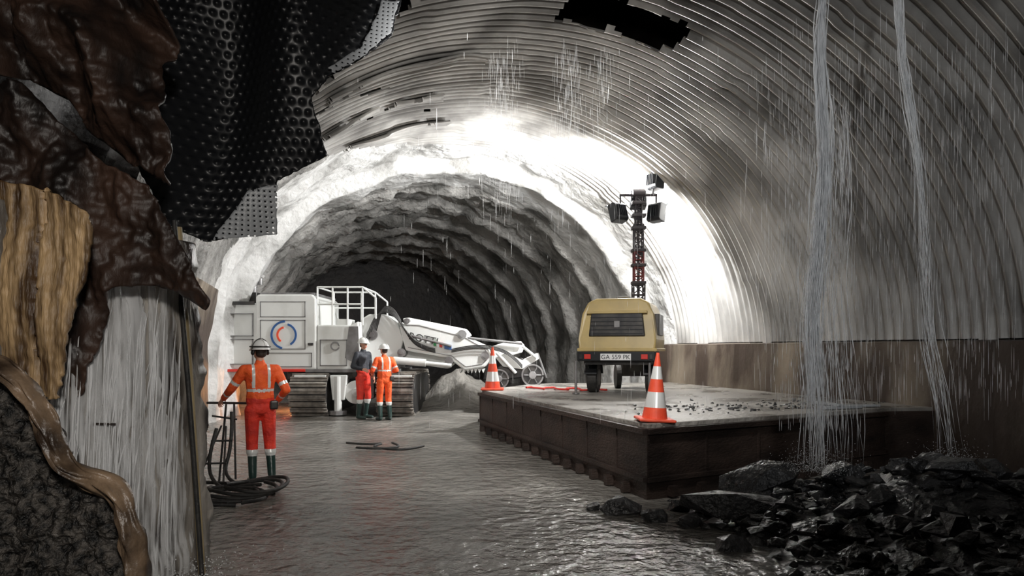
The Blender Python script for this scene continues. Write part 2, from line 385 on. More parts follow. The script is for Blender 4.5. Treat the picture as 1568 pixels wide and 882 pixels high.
for n,(x0,x1,z0,z1) in enumerate([(401,470,462,486),(401,470,490,535),(350,390,480,515),(350,390,519,558),(401,480,540,562),(492,533,520,560)]):
    for j,(a,b_,c,d) in enumerate([(x0,x1,z0,z0+1.2),(x0,x1,z1-1.2,z1),(x0,x0+1.2,z0,z1),(x1-1.2,x1,z0,z1)]):
        ebox('panel_seam_%d_%d'%(n,j),a,b_,c,d,-.03,.03,M_grey,0)
ebox('door_handle',474,482,525,529,-.06,0,M_dark)
ebox('vent',350,392,462,467,-.03,.03,M_dark,0)
def arc(n,cx,cz,r0,r1,a0,a1,m,y=-.035,y1=-.015,st=8):
    pts=[(cx+r0*math.cos(rad(a)),cz-r0*math.sin(rad(a))) for a in range(a0,a1+1,st)]+[(cx+r1*math.cos(rad(a)),cz-r1*math.sin(rad(a))) for a in range(a1,a0-1,-st)]
    eprism(n,pts,y,y1,m,0)
arc('emblem_blue',439,513,15,18,-60,76,M_blue);arc('emblem_orange',439,513,10,13,100,236,M_cored);arc('emblem_outer',439,513,19,22,90,258,M_blue)
arc('emblem_small',515,530,5,7,0,344,M_grey,-.03,0)
eprism('service_deck',[(487,498),(538,498),(550,492),(556,566),(487,566)],0,2.2,M_white,.03)
ebox('deck_box',512,532,488,499,.3,.9,M_white)
eprism('dark_panel',[(530,548),(536,500),(550,500),(552,560)],-.02,0,M_grey,0)
ebox('red_sill',344,470,565,569,-.05,2.2,M_red,.005)
ebox('deck_sill',470,612,565,570,-.04,2.2,M_grey,.005)
ebox('slew_base',440,612,569,580,.1,2.1,M_dark)
ebox('turntable',488,590,578,600,.3,1.9,M_dark)
H=[]
for y in (.05,1.6):
    for x in (487,510,533,556): H.append((E(x,498),E(x,440),y))
    H+= [(E(487,440),E(556,440),y),(E(487,466),E(556,466),y),(E(556,440),E(576,456),y),(E(576,456),E(576,488),y)]
cyls('handrail',[((a[0],y,a[1]),(b_[0],y,b_[1]),.022) for a,b_,y in H]+[((E(x,440)[0],.05,E(x,440)[1]),(E(x,440)[0],1.6,E(x,440)[1]),.022) for x in (487,556)],M_white,rig,8)
ecyl('exhaust',(376,466),(376,432),.6,.09,M_grey);ebox('air_filter',366,386,446,462,.4,1.0,M_dark);ecyl('beacon',(382,432),(382,422),.8,.06,M_grey)
cyls('marker_poles',[((E(370,466)[0],.3,E(370,466)[1]),(E(370,436)[0],.3,E(370,436)[1]),.015),((E(388,466)[0],.3,E(388,466)[1]),(E(388,440)[0],.3,E(388,440)[1]),.015)],M_grey,rig,8)
def track(n,x0,x1):
    a=E(x0,0)[0];c=E(x1,0)[0];zc,r=.63,.46;y0,y1=.15,2.6
    path=[]
    for i in range(13): path.append((y0+-math.sin(math.pi*i/12)*r, zc+math.cos(math.pi*i/12)*r))
    for i in range(13): path.append((y1+math.sin(math.pi*i/12)*r, zc-math.cos(math.pi*i/12)*r))
    prism(n+'_belt',path,a+.03,c-.03,M_dark,rig,0,axis='x')
    bm=bmesh.new();P=path+[path[0]];tot=0;nxt=0
    for p,q in zip(P,P[1:]):
        p=Vector(p);q=Vector(q);d=(q-p);L=d.length
        if L<1e-6: continue
        d/=L;nn=Vector((-d.y,d.x))*-1
        mid=(Vector((1.4,zc)))
        if (p-mid).dot(nn)<0: nn=-nn
        while nxt<tot+L:
            c0=p+d*(nxt-tot)
            for (o0,o1,h0,h1) in ((-.06,.06,0,.03),(-.014,.014,.03,.075)):
                pts=[c0+d*o0+nn*h0,c0+d*o1+nn*h0,c0+d*o1+nn*h1,c0+d*o0+nn*h1]
                lo=[bm.verts.new((a,w.x,w.y)) for w in pts];hi=[bm.verts.new((c,w.x,w.y)) for w in pts]
                bm.faces.new(lo);bm.faces.new(hi[::-1])
                for i in range(4): bm.faces.new((lo[i],hi[i],hi[(i+1)%4],lo[(i+1)%4]))
            nxt+=.155
        tot+=L
    from_bm(n+'_shoes',bm,M_track,rig)
    ebox(n+'_guard',x0+4,x1-4,574,582,-.1,2.6,M_white)
track('track_left',450,506);track('track_right',580,636)
ecyl('outrigger_leg',(520,576),(520,630),-.05,.09,M_white);ecyl('outrigger_foot',(520,628),(520,634),-.05,.2,M_grey)
eprism('outrigger_arm',[(508,574),(534,574),(530,612),(512,612)],-.1,.25,M_white)
cyls('hose_reel',[((E(547,600)[0],-.05,E(547,600)[1]),(E(547,600)[0],.1,E(547,600)[1]),.27),((E(547,600)[0],-.08,E(547,600)[1]),(E(547,600)[0],.1,E(547,600)[1]),.1)],M_white,rig,28,.01)
eprism('tool_rack',[(552,576),(575,576),(575,608),(560,616),(552,600)],-.05,.2,M_grey)
eprism('boom_bracket',[(548,488),(560,480),(585,480),(604,492),(614,520),(604,566),(552,566)],.45,1.75,M_white,.03)
eprism('boom_root',[(560,500),(600,492),(640,535),(686,546),(694,556),(682,566),(612,556),(572,540)],.75,1.35,M_white,.04)
eprism('boom_arm',[(608,500),(618,492),(640,493),(712,511),(722,519),(746,530),(754,548),(742,563),(710,568),(697,558),(686,549),(618,537)],.40,1.15,M_white,.04)
eprism('boom_link',[(612,486),(622,485),(712,503),(720,513),(706,517),(616,497)],.55,1.0,M_white,.03)
curve('arm_edge_weld',[[(p[0],.395,p[1]) for p in ep([(618,497),(640,498),(710,516),(742,534),(747,547),(738,558),(712,562),(690,545),(622,532)])]],.009,M_grey,rig,False)
for n,(x,z,r) in enumerate([(706,512,.11),(686,553,.10),(566,512,.13),(612,540,.10),(742,545,.10),(620,491,.07)]):
    p=E(x,z);cyls('pin_%d'%n,[((p[0],.36,p[1]),(p[0],1.42,p[1]),r),((p[0],.33,p[1]),(p[0],1.44,p[1]),r*.5)],M_grey,rig,20)
ecyl('lift_cylinder_barrel',(600,552),(650,556),.35,.09,M_white);ecyl('lift_cylinder_rod',(650,556),(690,560),.35,.045,M_refl)
ecyl('link_cylinder',(628,514),(690,530),.34,.03,M_grey)
for i in range(7):
    x=700+i*6;p=ep([(x,565),(x+6,565),(x+3,572)]);prism('tooth_%d'%i,p,.45,1.1,M_white,rig,0)
hs=[]
for i in range(6):
    y=.30+.03*i;o_=i*2
    hs.append([(*E(558+o_,520),y),(*E(566+o_,490),y),(*E(584,474-o_),y),(*E(604,484-o_),y),(*E(622,510+o_),y),(*E(640,528+o_),y),(*E(665,534+o_),y)])
hs=[[(p[0],p[2],p[1]) for p in h] for h in hs]
hs2=[[(E(x,z+i*2)[0],.36-i*.02,E(x,z+i*2)[1]) for x,z in ((690,535),(712,530),(740,528),(770,534),(790,548),(800,560))] for i in range(3)]
curve('hydraulic_hoses',hs+hs2,.014,M_blackrub,rig)
for i,m_ in enumerate((M_green,M_plate,M_red)): eprism('flag_%d'%i,[(662+i*4.5,522+i),(666.5+i*4.5,523+i),(666.5+i*4.5,530+i),(662+i*4.5,529+i)],.35,.40,m_,0)
eprism('flag_blue',[(679,526),(690,528),(690,536),(679,534)],.35,.40,M_blue,0)
t=bpy.data.curves.new('lettering','FONT');t.body='ROTTI';t.size=.25;t.extrude=.004;t.materials.append(M_dark)
to=bpy.data.objects.new('lettering',t);p=E(622,519);to.location=(p[0],.385,p[1]);to.rotation_euler=(rad(90),rad(12),0);to.parent=rig;COL.objects.link(to)
eprism('head_mount',[(750,531),(772,524),(798,522),(804,529),(800,540),(770,548),(752,552)],.5,1.1,M_white,.02)
ecyl('feed_rod',(715,517),(800,526),.42,.03,M_grey)
eprism('head_frame_1',[(758,548),(774,540),(800,552),(824,541),(826,550),(800,566),(770,562)],.4,.5,M_white,.01)
eprism('head_frame_2',[(758,548),(774,540),(800,552),(824,541),(826,550),(800,566),(770,562)],1.0,1.1,M_white,.01)
eprism('head_body',[(770,556),(800,548),(812,560),(800,580),(765,584),(752,570)],.5,1.0,M_dark,.03)
for n,(x,z,r,m_) in enumerate([(816,575,17,M_grey),(764,581,15,M_dark)]):
    p=E(x,z);R=r*k
    cyls('cutter_wheel_%d'%n,[((p[0],.35,p[1]),(p[0],.6,p[1]),R)],M_dark,rig,28,.015)
    cyls('cutter_hub_%d'%n,[((p[0],.30,p[1]),(p[0],.62,p[1]),R*.35)],M_grey,rig,18,.01)
    for a in range(0,360,60):
        q=(p[0]+R*.8*math.cos(rad(a)),p[1]+R*.8*math.sin(rad(a)))
        cyls('spoke_%d_%d'%(n,a),[((p[0],.34,p[1]),(q[0],.34,q[1]),.012)],M_grey,rig,6)
    arc('rim_%d'%n,x,z,r*.88,r*1.02,0,352,M_grey,.33,.36)
ecyl('head_cylinder_1',(760,540),(790,572),.36,.04,M_refl);ecyl('head_cylinder_2',(800,530),(822,548),.36,.035,M_refl);ecyl('head_strut',(824,541),(838,580),.6,.03,M_grey)
p=E(436,592)
wl=empty('work_lamp',(p[0],18.6,p[1]));prism('lamp_body',[(-.15,-.1),(.15,-.1),(.15,.1),(-.15,.1)],0,.15,M_dark,wl,.02);box('lamp_lens',-.13,.13,-.01,0,-.08,.08,M_warm,wl,0)
cyls('lamp_stand',[((0,.08,-.1),(0,.08,-p[1]+.1),.03),((-.2,.08,-p[1]+.14),(.2,.08,-p[1]+.14),.03)],M_dark,wl)
# ------------------------------------------------------------------ people
def ellip(c,r,n=2):
    bm=bmesh.new();bmesh.ops.create_icosphere(bm,subdivisions=n,radius=1)
    out=[Vector((c[0]+v.co.x*r[0],c[1]+v.co.y*r[1],c[2]+v.co.z*r[2])) for v in bm.verts];bm.free();return out
def R3(r): return (r,r,r) if not isinstance(r,tuple) else r
def blob(name,prims,voxel,m,parent,classify=None,it=4):
    bm=bmesh.new()
    for pr in prims:
        p0,r0,p1,r1=pr[:4]
        vs=[bm.verts.new(q) for q in ellip(p0,R3(r0))+ellip(p1,R3(r1))]
        g=bmesh.ops.convex_hull(bm,input=vs)
        bad=[e for e in set(g['geom_interior']) if isinstance(e,bmesh.types.BMVert)]
        if bad: bmesh.ops.delete(bm,geom=bad,context='VERTS')
    me=bpy.data.meshes.new('tmp');bm.to_mesh(me);bm.free()
    o=bpy.data.objects.new('tmp',me);COL.objects.link(o)
    md=o.modifiers.new('r','REMESH');md.mode='VOXEL';md.voxel_size=voxel;md.use_smooth_shade=True
    ms=o.modifiers.new('s','SMOOTH');ms.iterations=it;ms.factor=.5
    dg=bpy.context.evaluated_depsgraph_get();ev=o.evaluated_get(dg);nm=bpy.data.meshes.new_from_object(ev);bpy.data.objects.remove(o)
    nm.name=name;nm.materials.clear()
    for x in (m if isinstance(m,list) else [m]): nm.materials.append(x)
    for p in nm.polygons:
        p.use_smooth=True
        if classify: p.material_index=classify(p.center)
    q=bpy.data.objects.new(name,nm);COL.objects.link(q);q.parent=parent;return q
def hand(name,w,d,up,parent,m,curl=.5,side=1):
    d=Vector(d).normalized();up=Vector(up);up=(up-d*up.dot(d)).normalized();x=d.cross(up)*side;w=Vector(w)
    P=[(w-d*.02,.026,w+d*.03,.027)]
    for i in range(4):
        o=(-.031+.0207*i);P.append((w+d*.02+x*o*.6,.015,w+d*.088+x*o,.0125))
    ln=(.066,.078,.084,.076)
    for i in range(4):
        o=(-.031+.0207*i);p=w+d*.09+x*o*1.05;a=0
        for s_,L in ((0,.45),(1,.32),(2,.23)):
            a+=curl*(.55+.25*s_);q=p+(d*math.cos(a)-up*math.sin(a))*ln[i]*L
            P.append((p,.0095-.001*s_,q,.0085-.001*s_));p=q
    p=w+d*.03+x*.028;q=p+(d*.7+x*.6-up*.25).normalized()*.042;r_=q+(d*.9+x*.1-up*.4).normalized()*.034
    P+=[(p,.014,q,.0115),(q,.011,r_,.009)]
    blob(name,P,.0042,m,parent,it=2)
def seg_d(c,a,b_):
    ab=b_-a;t=max(0,min(1,(c-a).dot(ab)/max(ab.length_squared,1e-9)));return (c-(a+ab*t)).length,t
def worker(name,loc,yaw,armL,armR,legs,jacket,trouser,head_yaw=0,muffs=True,s=1.,bands=True,curl=.6,helm=None):
    e=empty(name,loc,yaw);e.scale=(s,s,s)
    V=Vector
    sh=.205
    aL=[V((-sh,0,1.44)),V(armL[0]),V(armL[1])];aR=[V((sh,0,1.44)),V(armR[0]),V(armR[1])]
    kL,fL,kR,fR=[V(q) for q in legs]
    P=[(V((0,0,.94)),(.165,.125,.10),V((0,0,1.04)),(.165,.12,.09),'hip'),
       (V((0,0,1.03)),(.178,.132,.06),V((0,-.005,1.16)),(.165,.122,.08),'torso'),
       (V((0,-.005,1.15)),(.165,.122,.08),V((0,-.01,1.37)),(.195,.13,.10),'torso'),
       (V((-.15,-.01,1.42)),(.08,.085,.075),V((.15,-.01,1.42)),(.08,.085,.075),'torso'),
       (V((0,0,1.47)),(.075,.075,.05),V((0,.01,1.52)),(.062,.062,.03),'torso'),
       (V((0,0,1.5)),.052,V((0,.015,1.60)),.05,'neck')]
    for a in (aL,aR):
        P+=[(a[0]*.92+V((0,0,.10))+V((0,-.005,0)),.07,a[1],.056,'arm'),(a[1],.055,a[2]-(a[2]-a[1])*.06,.041,'arm')]
    for hx,kk,ff_ in ((-.095,kL,fL),(.095,kR,fR)):
        h=V((hx,0,.92));an=ff_+V((0,-.03,.10));mid=kk+(an-kk)*.28
        P+=[(h,(.095,.105,.09),kk,(.074,.078,.07),'leg'),(kk,(.073,.078,.07),mid,(.074,.078,.05),'leg'),
            (kk+(an-kk)*.3,(.060,.063,.05),an,(.050,.055,.05),'boot'),
            (ff_+V((0,-.04,.045)),(.046,.05,.043),ff_+V((0,.14,.035)),(.048,.06,.033),'boot')]
    def cl(c):
        best=None
        for p in P:
            rr=(sum(R3(p[1]))+sum(R3(p[3])))/6;d,t=seg_d(c,p[0],p[2]);d-=rr
            if best is None or d<best[0]: best=(d,p[4],t,p)
        tg,t=best[1],best[2]
        if tg=='neck': return 4
        if tg=='boot': return 3
        if tg=='leg' or tg=='hip' or (tg=='torso' and c.z<1.0):
            if tg=='leg' and c.z<.43 : return 2
            return 1
        if tg=='torso':
            if 1.025<c.z<1.06: return 5
            if not bands: return 0
            if .075<abs(c.x)<.112 and c.z>1.2: return 2
            if 1.15<c.z<1.185: return 2
            return 0
        if tg=='arm' and bands:
            if best[3][3]==.056 and .62<t<.76: return 2
            if best[3][3]==.041 and .47<t<.60: return 2
            return 0
        return 0
    blob('body',[p[:4] for p in P],.0115,[jacket,trouser,M_refl,M_boot,M_skin,M_belt],e,cl,it=3)
    box('tool_pouch',.10,.20,-.13,-.02,.93,1.04,M_dark,e,.02)
    he=bpy.data.objects.new('head',None);he.location=(0,.015,1.6);he.rotation_euler=(0,0,head_yaw);he.parent=e;COL.objects.link(he)
    blob('face',[(V((0,0,-.06)),.05,V((0,.01,0)),.052),(V((0,.0,.075)),(.074,.092,.088),V((0,.012,.055)),(.070,.085,.085)),
         (V((0,.045,.0)),(.052,.042,.045),V((0,.062,-.022)),(.028,.022,.02)),(V((0,.098,.055)),.009,V((0,.112,.025)),.013),
         (V((-.018,.097,-.002)),.008,V((.018,.097,-.002)),.008),(V((-.076,.0,.06)),(.008,.016,.024),V((-.078,.0,.035)),(.007,.012,.014)),
         (V((.076,.0,.06)),(.008,.016,.024),V((.078,.0,.035)),(.007,.012,.014)),(V((-.03,.09,.075)),.009,V((.03,.09,.075)),.009)],.0055,M_skin,he,it=2)
    cyls('mouth',[((-.02,.106,-.004),(.02,.106,-.004),.0035)],M_red,he,6)
    for sx in (-1,1):
        bm=bmesh.new();bmesh.ops.create_icosphere(bm,subdivisions=2,radius=.010,matrix=Matrix.Translation((sx*.028,.09,.056)));from_bm('eye_%d'%sx,bm,M_eye,he,True)
    blob('hair',[(V((0,-.02,.085)),(.078,.080,.075),V((0,-.03,.02)),(.068,.062,.05))],.008,M_hair,he)
    HM=helm or M_helm
    bm=bmesh.new();n=28;rings=[]
    for i in range(8):
        a=rad(90*i/7);rings.append([bm.verts.new((.112*math.cos(a)*math.cos(2*math.pi*j/n),-.005+.137*math.cos(a)*math.sin(2*math.pi*j/n),.088+.118*math.sin(a))) for j in range(n)] if i<7 else [bm.verts.new((0,-.005,.206))])
    for i in range(6):
        for j in range(n): bm.faces.new((rings[i][j],rings[i][(j+1)%n],rings[i+1][(j+1)%n],rings[i+1][j]))
    for j in range(n): bm.faces.new((rings[6][j],rings[6][(j+1)%n],rings[7][0]))
    br=[]
    for j in range(n):
        a=2*math.pi*j/n;f_=max(0,math.sin(a));br.append(bm.verts.new(((.112+.012)*math.cos(a),-.005+(.137+.012+.05*f_**3)*math.sin(a),.080-.012*f_)))
    for j in range(n): bm.faces.new((rings[0][(j+1)%n],rings[0][j],br[j],br[(j+1)%n]))
    ho=from_bm('helmet',bm,HM,he,True);sd=ho.modifiers.new('s','SOLIDIFY');sd.thickness=.006
    curve('helmet_ridge',[[(0,-.005+.139*math.cos(rad(a)),.088+.122*math.sin(rad(a))) for a in range(20,165,12)]],.008,HM,he)
    if muffs:
        for sx in (-1,1):
            blob('ear_muff_%d'%sx,[(V((sx*.092,-.005,.065)),(.022,.036,.042),V((sx*.10,-.005,.04)),(.022,.034,.036))],.008,M_dark,he)
        curve('muff_band',[[(.118*math.cos(rad(a)),-.02,.07+.145*math.sin(rad(a))) for a in range(0,181,15)]],.007,M_dark,he)
        curve('lamp_strap',[[(.118*math.cos(rad(a)),-.005+.144*math.sin(rad(a)),.115) for a in range(0,361,20)]],.008,M_dark,he)
        cyls('head_lamp',[((0,.13,.13),(0,.165,.125),.022)],M_dark,he,16)
    for nme,a,sd_ in (('hand_left',aL,1),('hand_right',aR,-1)):
        d=(a[2]-a[1]);hand(nme,a[2],d,V((-.6 if sd_==1 else .6,.2,.8)),e,M_skin,curl,sd_)
    return e
worker('construction_worker',(-3.19,9.1,gz(-3.19,9.1)),rad(28),[(-.33,.08,1.19),(-.40,.28,1.06)],[(.30,-.10,1.17),(.24,.13,1.03)],[(-.09,.05,.50),(-.09,.02,0),(.12,.02,.50),(.13,-.04,0)],M_orange,M_redtr,head_yaw=rad(20),s=1.01)
w2=worker('construction_worker',(-2.80,15.75,gz(-2.80,15.75)),rad(35),[(-.30,.0,1.17),(-.22,.2,1.08)],[(.29,-.06,1.17),(.20,.17,1.12)],[(-.10,.04,.50),(-.11,0,0),(.11,.01,.50),(.12,-.03,0)],M_orange,M_orange,head_yaw=rad(15),muffs=False,s=.93)
w3=worker('construction_worker',(-3.32,16.0,gz(-3.32,16.0)),rad(-120),[(-.27,-.02,1.15),(-.24,.10,.92)],[(.29,-.03,1.16),(.24,.20,1.10)],[(-.11,.05,.50),(-.12,.0,0),(.13,.04,.50),(.14,.02,0)],M_navy,M_redtr,head_yaw=rad(-10),muffs=False,s=1.0,bands=False)
# ------------------------------------------------------------------ rocks
bm=bmesh.new()
def mz(x,y):
    return .50*sm(1.5,3.9,x-(6.6-y)*.12)*sm(8.9,6.8,y)*(1+.5*nz(x*.9,y*.9,0,1.3))
n1=90;G=[]
for j in range(n1+1):
    for i in range(n1+1):
        x=.6+i*6.2/n1;y=2.2+j*7/n1;G.append(bm.verts.new((x,y,mz(x,y)-.07+.06*nz(x*3,y*3,1))))
for j in range(n1):
    for i in range(n1):
        a=j*(n1+1)+i;bm.faces.new((G[a],G[a+1],G[a+n1+2],G[a+n1+1]))
for i in range(1900):
    x=random.uniform(1.6,6.5);y=random.uniform(3.4,8.4);h=mz(x,y)
    if h<.07 and random.random()<.85: continue
    if y>8.06+(x-1.51)*.583-.15: continue
    r=random.choice([.02,.03,.03,.04,.05,.06,.08,.12])*random.uniform(.7,1.2)
    hull_rock(bm,(x,y,h+r*.3-.02),r,12,(1.2,1,.75))
for (x,y,r,s_) in [(1.15,7.4,.19,(1.3,.8,.8)),(1.4,7.1,.14,(1.2,1,.8)),(2.15,6.9,.33,(1.9,.7,.55)),(1.7,6.9,.13,(1,1,.8)),(.85,7.6,.10,(1,1,.8)),(2.65,7.6,.38,(1.4,.8,.85)),(3.3,7.2,.2,(1.3,1,.7)),(4.4,6.8,.25,(1.5,1,.6)),(2.9,6.1,.18,(1.2,1,.7)),(3.9,6.2,.22,(1.5,1,.6))]:
    hull_rock(bm,(x,y,mz(x,y)+r*.22),r,17,s_)
from_bm('rock_pile',bm,M_boulder)
# ------------------------------------------------------------------ near-left torn lining (outlines in image pixels, scaled to metres for each sheet's depth)
def inside(x,z,P):
    c=False;n=len(P);j=n-1
    for i in range(n):
        if (P[i][1]>z)!=(P[j][1]>z) and x<(P[j][0]-P[i][0])*(z-P[i][1])/(P[j][1]-P[i][1])+P[i][0]: c=not c
        j=i
    return c
def px_pts(P,s): return [((x-784)*s,1.7+(534-z)*s) for x,z in P]
def ragged(P,amp=.018,step=.03):
    out=[]
    for (a,b_),(c,d) in zip(P,P[1:]+P[:1]):
        L=math.hypot(c-a,d-b_);n=max(1,int(L/step))
        for i in range(n):
            x=a+(c-a)*i/n;z=b_+(d-b_)*i/n
            out.append((x+amp*nz(x*7,z*7,0)+amp*.5*nz(x*20,z*20,3),z+amp*nz(x*7,z*7,6)+amp*.5*nz(x*20,z*20,9)))
    return out
def sheet(name,P,yf,m,step=.02,dy=None,keep=None,thick=.012,smooth=True,amp=.018):
    P=ragged(P,amp)
    x0=min(p[0] for p in P);x1=max(p[0] for p in P);z0=max(-.1,min(p[1] for p in P));z1=max(p[1] for p in P)
    nx=int((x1-x0)/step)+1;nzz=int((z1-z0)/step)+1;cells=[]
    cnt={}
    for i in range(nx):
        for j in range(nzz):
            x=x0+(i+.5)*step;z=z0+(j+.5)*step
            if inside(x,z,P):
                for q in ((i,j),(i+1,j),(i+1,j+1),(i,j+1)): cnt[q]=cnt.get(q,0)+1
                if keep is None or keep(i,j,x,z): cells.append((i,j))
    idx={};v=[];f=[]
    def vid(q):
        if q not in idx:
            x=x0+q[0]*step;z=z0+q[1]*step
            if cnt[q]<4 and z>z0+step:
                bd=None
                for (a,b_),(c,d) in zip(P,P[1:]+P[:1]):
                    if abs(a-x)>.15 or abs(b_-z)>.15: continue
                    vx,vz=c-a,d-b_;LL=vx*vx+vz*vz or 1e-9;t=max(0,min(1,((x-a)*vx+(z-b_)*vz)/LL));px,pz=a+vx*t,b_+vz*t;dd=(px-x)**2+(pz-z)**2
                    if bd is None or dd<bd[0]: bd=(dd,px,pz)
                if bd and bd[0]<(1.4*step)**2: x,z=bd[1],bd[2]
            idx[q]=len(v);v.append((x,yf(x,z)+(dy(x,z) if dy else 0),z))
        return idx[q]
    for i,j in cells: f.append((vid((i,j)),vid((i+1,j)),vid((i+1,j+1)),vid((i,j+1))))
    o=obj(name,v,f,m,smooth=smooth)
    if thick: sd=o.modifiers.new('s','SOLIDIFY');sd.thickness=thick
    return o
SP=.085
def dimple(x,z):
    r=math.floor(z/SP);xx=x/SP+(.5 if r%2 else 0);a=(xx-math.floor(xx)-.5);b_=(z/SP-r-.5);d=math.hypot(a,b_)
    return -.024*max(0,1-(d/.34)**2)
def fold(x,z): return .22*math.sin(x*3.1+z*.9)+.10*math.sin(x*6.3-z*1.7)+.25*(x+2.3)
sheet('dimpled_drainage_membrane',px_pts([(150,-90),(610,-90),(588,28),(545,78),(508,112),(478,152),(486,190),(497,235),(452,255),(418,272),(405,350),(322,372),(275,352),(258,300),(240,240),(215,150),(180,60)],.006),lambda x,z:6.6+fold(x,z),M_black,.0135,dimple)
def hole(i,j,x,z): return not (i%3==1 and j%3==1)
sheet('torn_mesh_strip',px_pts([(372,288),(400,280),(416,275),(408,352),(330,368),(335,352),(355,322)],.0058),lambda x,z:6.38+fold(x,z),M_mesh,.015,None,hole,.004)
sheet('torn_mesh_strip',px_pts([(575,-30),(600,-30),(590,30),(548,82),(512,116),(505,108),(550,60)],.0060),lambda x,z:6.5+fold(x,z),M_mesh,.015,None,hole,.004)
# wet concrete wall with waterfall
def wally(x,z): return 5.55+(x+2.42)*2.6+.14*nz(x*3,z*2,0)+.07*nz(x*9,z*4,3)
sheet('wall_left',[(-3.15,-.1),(-2.36,-.1),(-2.38,.8),(-2.40,1.6),(-2.43,2.5),(-3.15,2.6)],wally,M_wallst,.02,None,None,.05)
sheet('waterfall_sheet',[(-2.86,-.05),(-2.40,-.05),(-2.44,.5),(-2.47,1.2),(-2.48,2.16),(-2.60,2.2),(-2.85,2.2),(-2.93,1.9),(-2.86,1.0)],lambda x,z:wally(x,z)-.07-.06*nz(x*10,z*.8,8),M_sheetw,.02,None,None,0)
sheet('waterfall_sheet',[(-2.80,-.05),(-2.46,-.05),(-2.50,.5),(-2.50,1.2),(-2.55,1.9),(-2.60,2.15),(-2.72,2.15),(-2.80,1.9),(-2.82,1.0)],lambda x,z:wally(x,z)-.13-.08*nz(x*14,z*.8,3),M_sheetw,.02,None,None,0)
wp=[]
for i in range(150):
    x0=random.uniform(-2.86,-2.44);z0=random.uniform(.8,2.15);L=random.uniform(.4,1.4);z1=max(.02,z0-L);dx=random.gauss(0,.02)
    wp.append([(x0+dx*q/6,wally(x0,z0)-.12-.10*(q/6)**.5-random.random()*.02,z0+(z1-z0)*q/6,random.uniform(.4,1.3)*min(1,q/1.5+.1,(6-q)/1.5+.1)) for q in range(7)])
curve('waterfall_strands',wp,.0055,M_water,res=1)
def splash(name,cx,cy,cz,sx,sy,sz,n,r1=.012):
    bm=bmesh.new()
    for i in range(n):
        x=cx+sx*random.gauss(0,1);y=cy+sy*random.gauss(0,1);z=cz+abs(random.gauss(0,sz))
        bmesh.ops.create_icosphere(bm,subdivisions=1,radius=random.uniform(.0015,r1),matrix=Matrix.Translation((x,y,z)))
    return from_bm(name,bm,M_water,None,True)
splash('waterfall_splash',-2.5,5.22,.02,.25,.26,.06,900,.006)
splash('stream_splash',2.93,6.95,.5,.16,.15,.13,1100,.0045);splash('stream_splash',4.4,7.2,.55,.15,.14,.10,600,.0045)
# brown draped membrane and stained slab
sheet('brown_draped_membrane',px_pts([(-60,160),(20,138),(62,140),(95,190),(160,250),(225,285),(262,350),(285,415),(314,462),(300,471),(262,448),(225,436),(190,437),(168,452),(158,500),(150,560),(130,610),(95,660),(-60,660)],.0042),lambda x,z:4.6+.25*(x+2.6),M_brownm,.014,lambda x,z:.12*nz(x*3,z*2.2,1)+.07*nz(x*7,z*5,4)+.03*nz(x*22,z*18,4)+.03*math.sin(x*13+z*6),thick=.02)
def gslab(x,z):
    c=.05*nz(x*2.5,z*1.8,1)+.016*nz(x*16,z*2,3)+.012*nz(x*30,z*20,3)
    if abs(x+3.02+.04*nz(0,z*4,0))<.012 or abs(x+2.75+.05*nz(0,z*3,7))<.010: c+=.05
    return c
sheet('stained_concrete_slab',px_pts([(-60,262),(40,283),(90,300),(138,330),(136,400),(118,470),(102,560),(92,612),(50,600),(-60,560)],.0038),lambda x,z:4.15,M_gold,.012,gslab,thick=.03)
sheet('aggregate_lining_fragment',px_pts([(-80,560),(20,590),(62,625),(92,700),(130,732),(185,748),(208,800),(215,870),(222,1060),(-80,1060)],.00335),lambda x,z:3.7,M_gravel,.012,lambda x,z:.08*nz(x*4,z*4,1)+.05*nz(x*14,z*14,4)+.03*nz(x*35,z*35,4),thick=.03)
tb=px_pts([(-80,545),(0,562),(40,590),(70,635),(92,700),(125,728),(160,738),(185,752),(203,800),(212,870),(218,980),(222,1050)],.0033)
def ribbon(name,path,w,y,m):
    pts=[]
    for (a,b_),(c,d) in zip(path,path[1:]):
        n=max(2,int(math.hypot(c-a,d-b_)/.02))
        for i in range(n): pts.append((a+(c-a)*i/n,b_+(d-b_)*i/n))
    for _ in range(12): pts=[pts[0]]+[((p[0]+q[0]*2+r_[0])/4,(p[1]+q[1]*2+r_[1])/4) for p,q,r_ in zip(pts,pts[1:],pts[2:])]+[pts[-1]]
    v=[];f=[];K=14
    for i,(x,z) in enumerate(pts):
        a=pts[max(0,i-1)];c=pts[min(len(pts)-1,i+1)];tx,tz=c[0]-a[0],c[1]-a[1];L=math.hypot(tx,tz) or 1;nx_,nz_=tz/L,-tx/L
        ww=w*(1+.75*nz(i*.06,0,1))
        for j in range(K+1):
            q=j/K-.5
            o_=ww*q*2;dep=-.07*math.cos(q*math.pi)*(1+.5*nz(i*.08,3,j*.1))+.05*nz(i*.15,j*.5,2)
            v.append((x+nx_*o_,y+dep,z+nz_*o_))
    for i in range(len(pts)-1):
        for j in range(K): a=i*(K+1)+j;f.append((a,a+1,a+K+2,a+K+1))
    o=obj(name,v,f,m,smooth=True);sd=o.modifiers.new('s','SOLIDIFY');sd.thickness=.012
ribbon('folded_membrane_edge',tb,.062,3.62,M_tan)
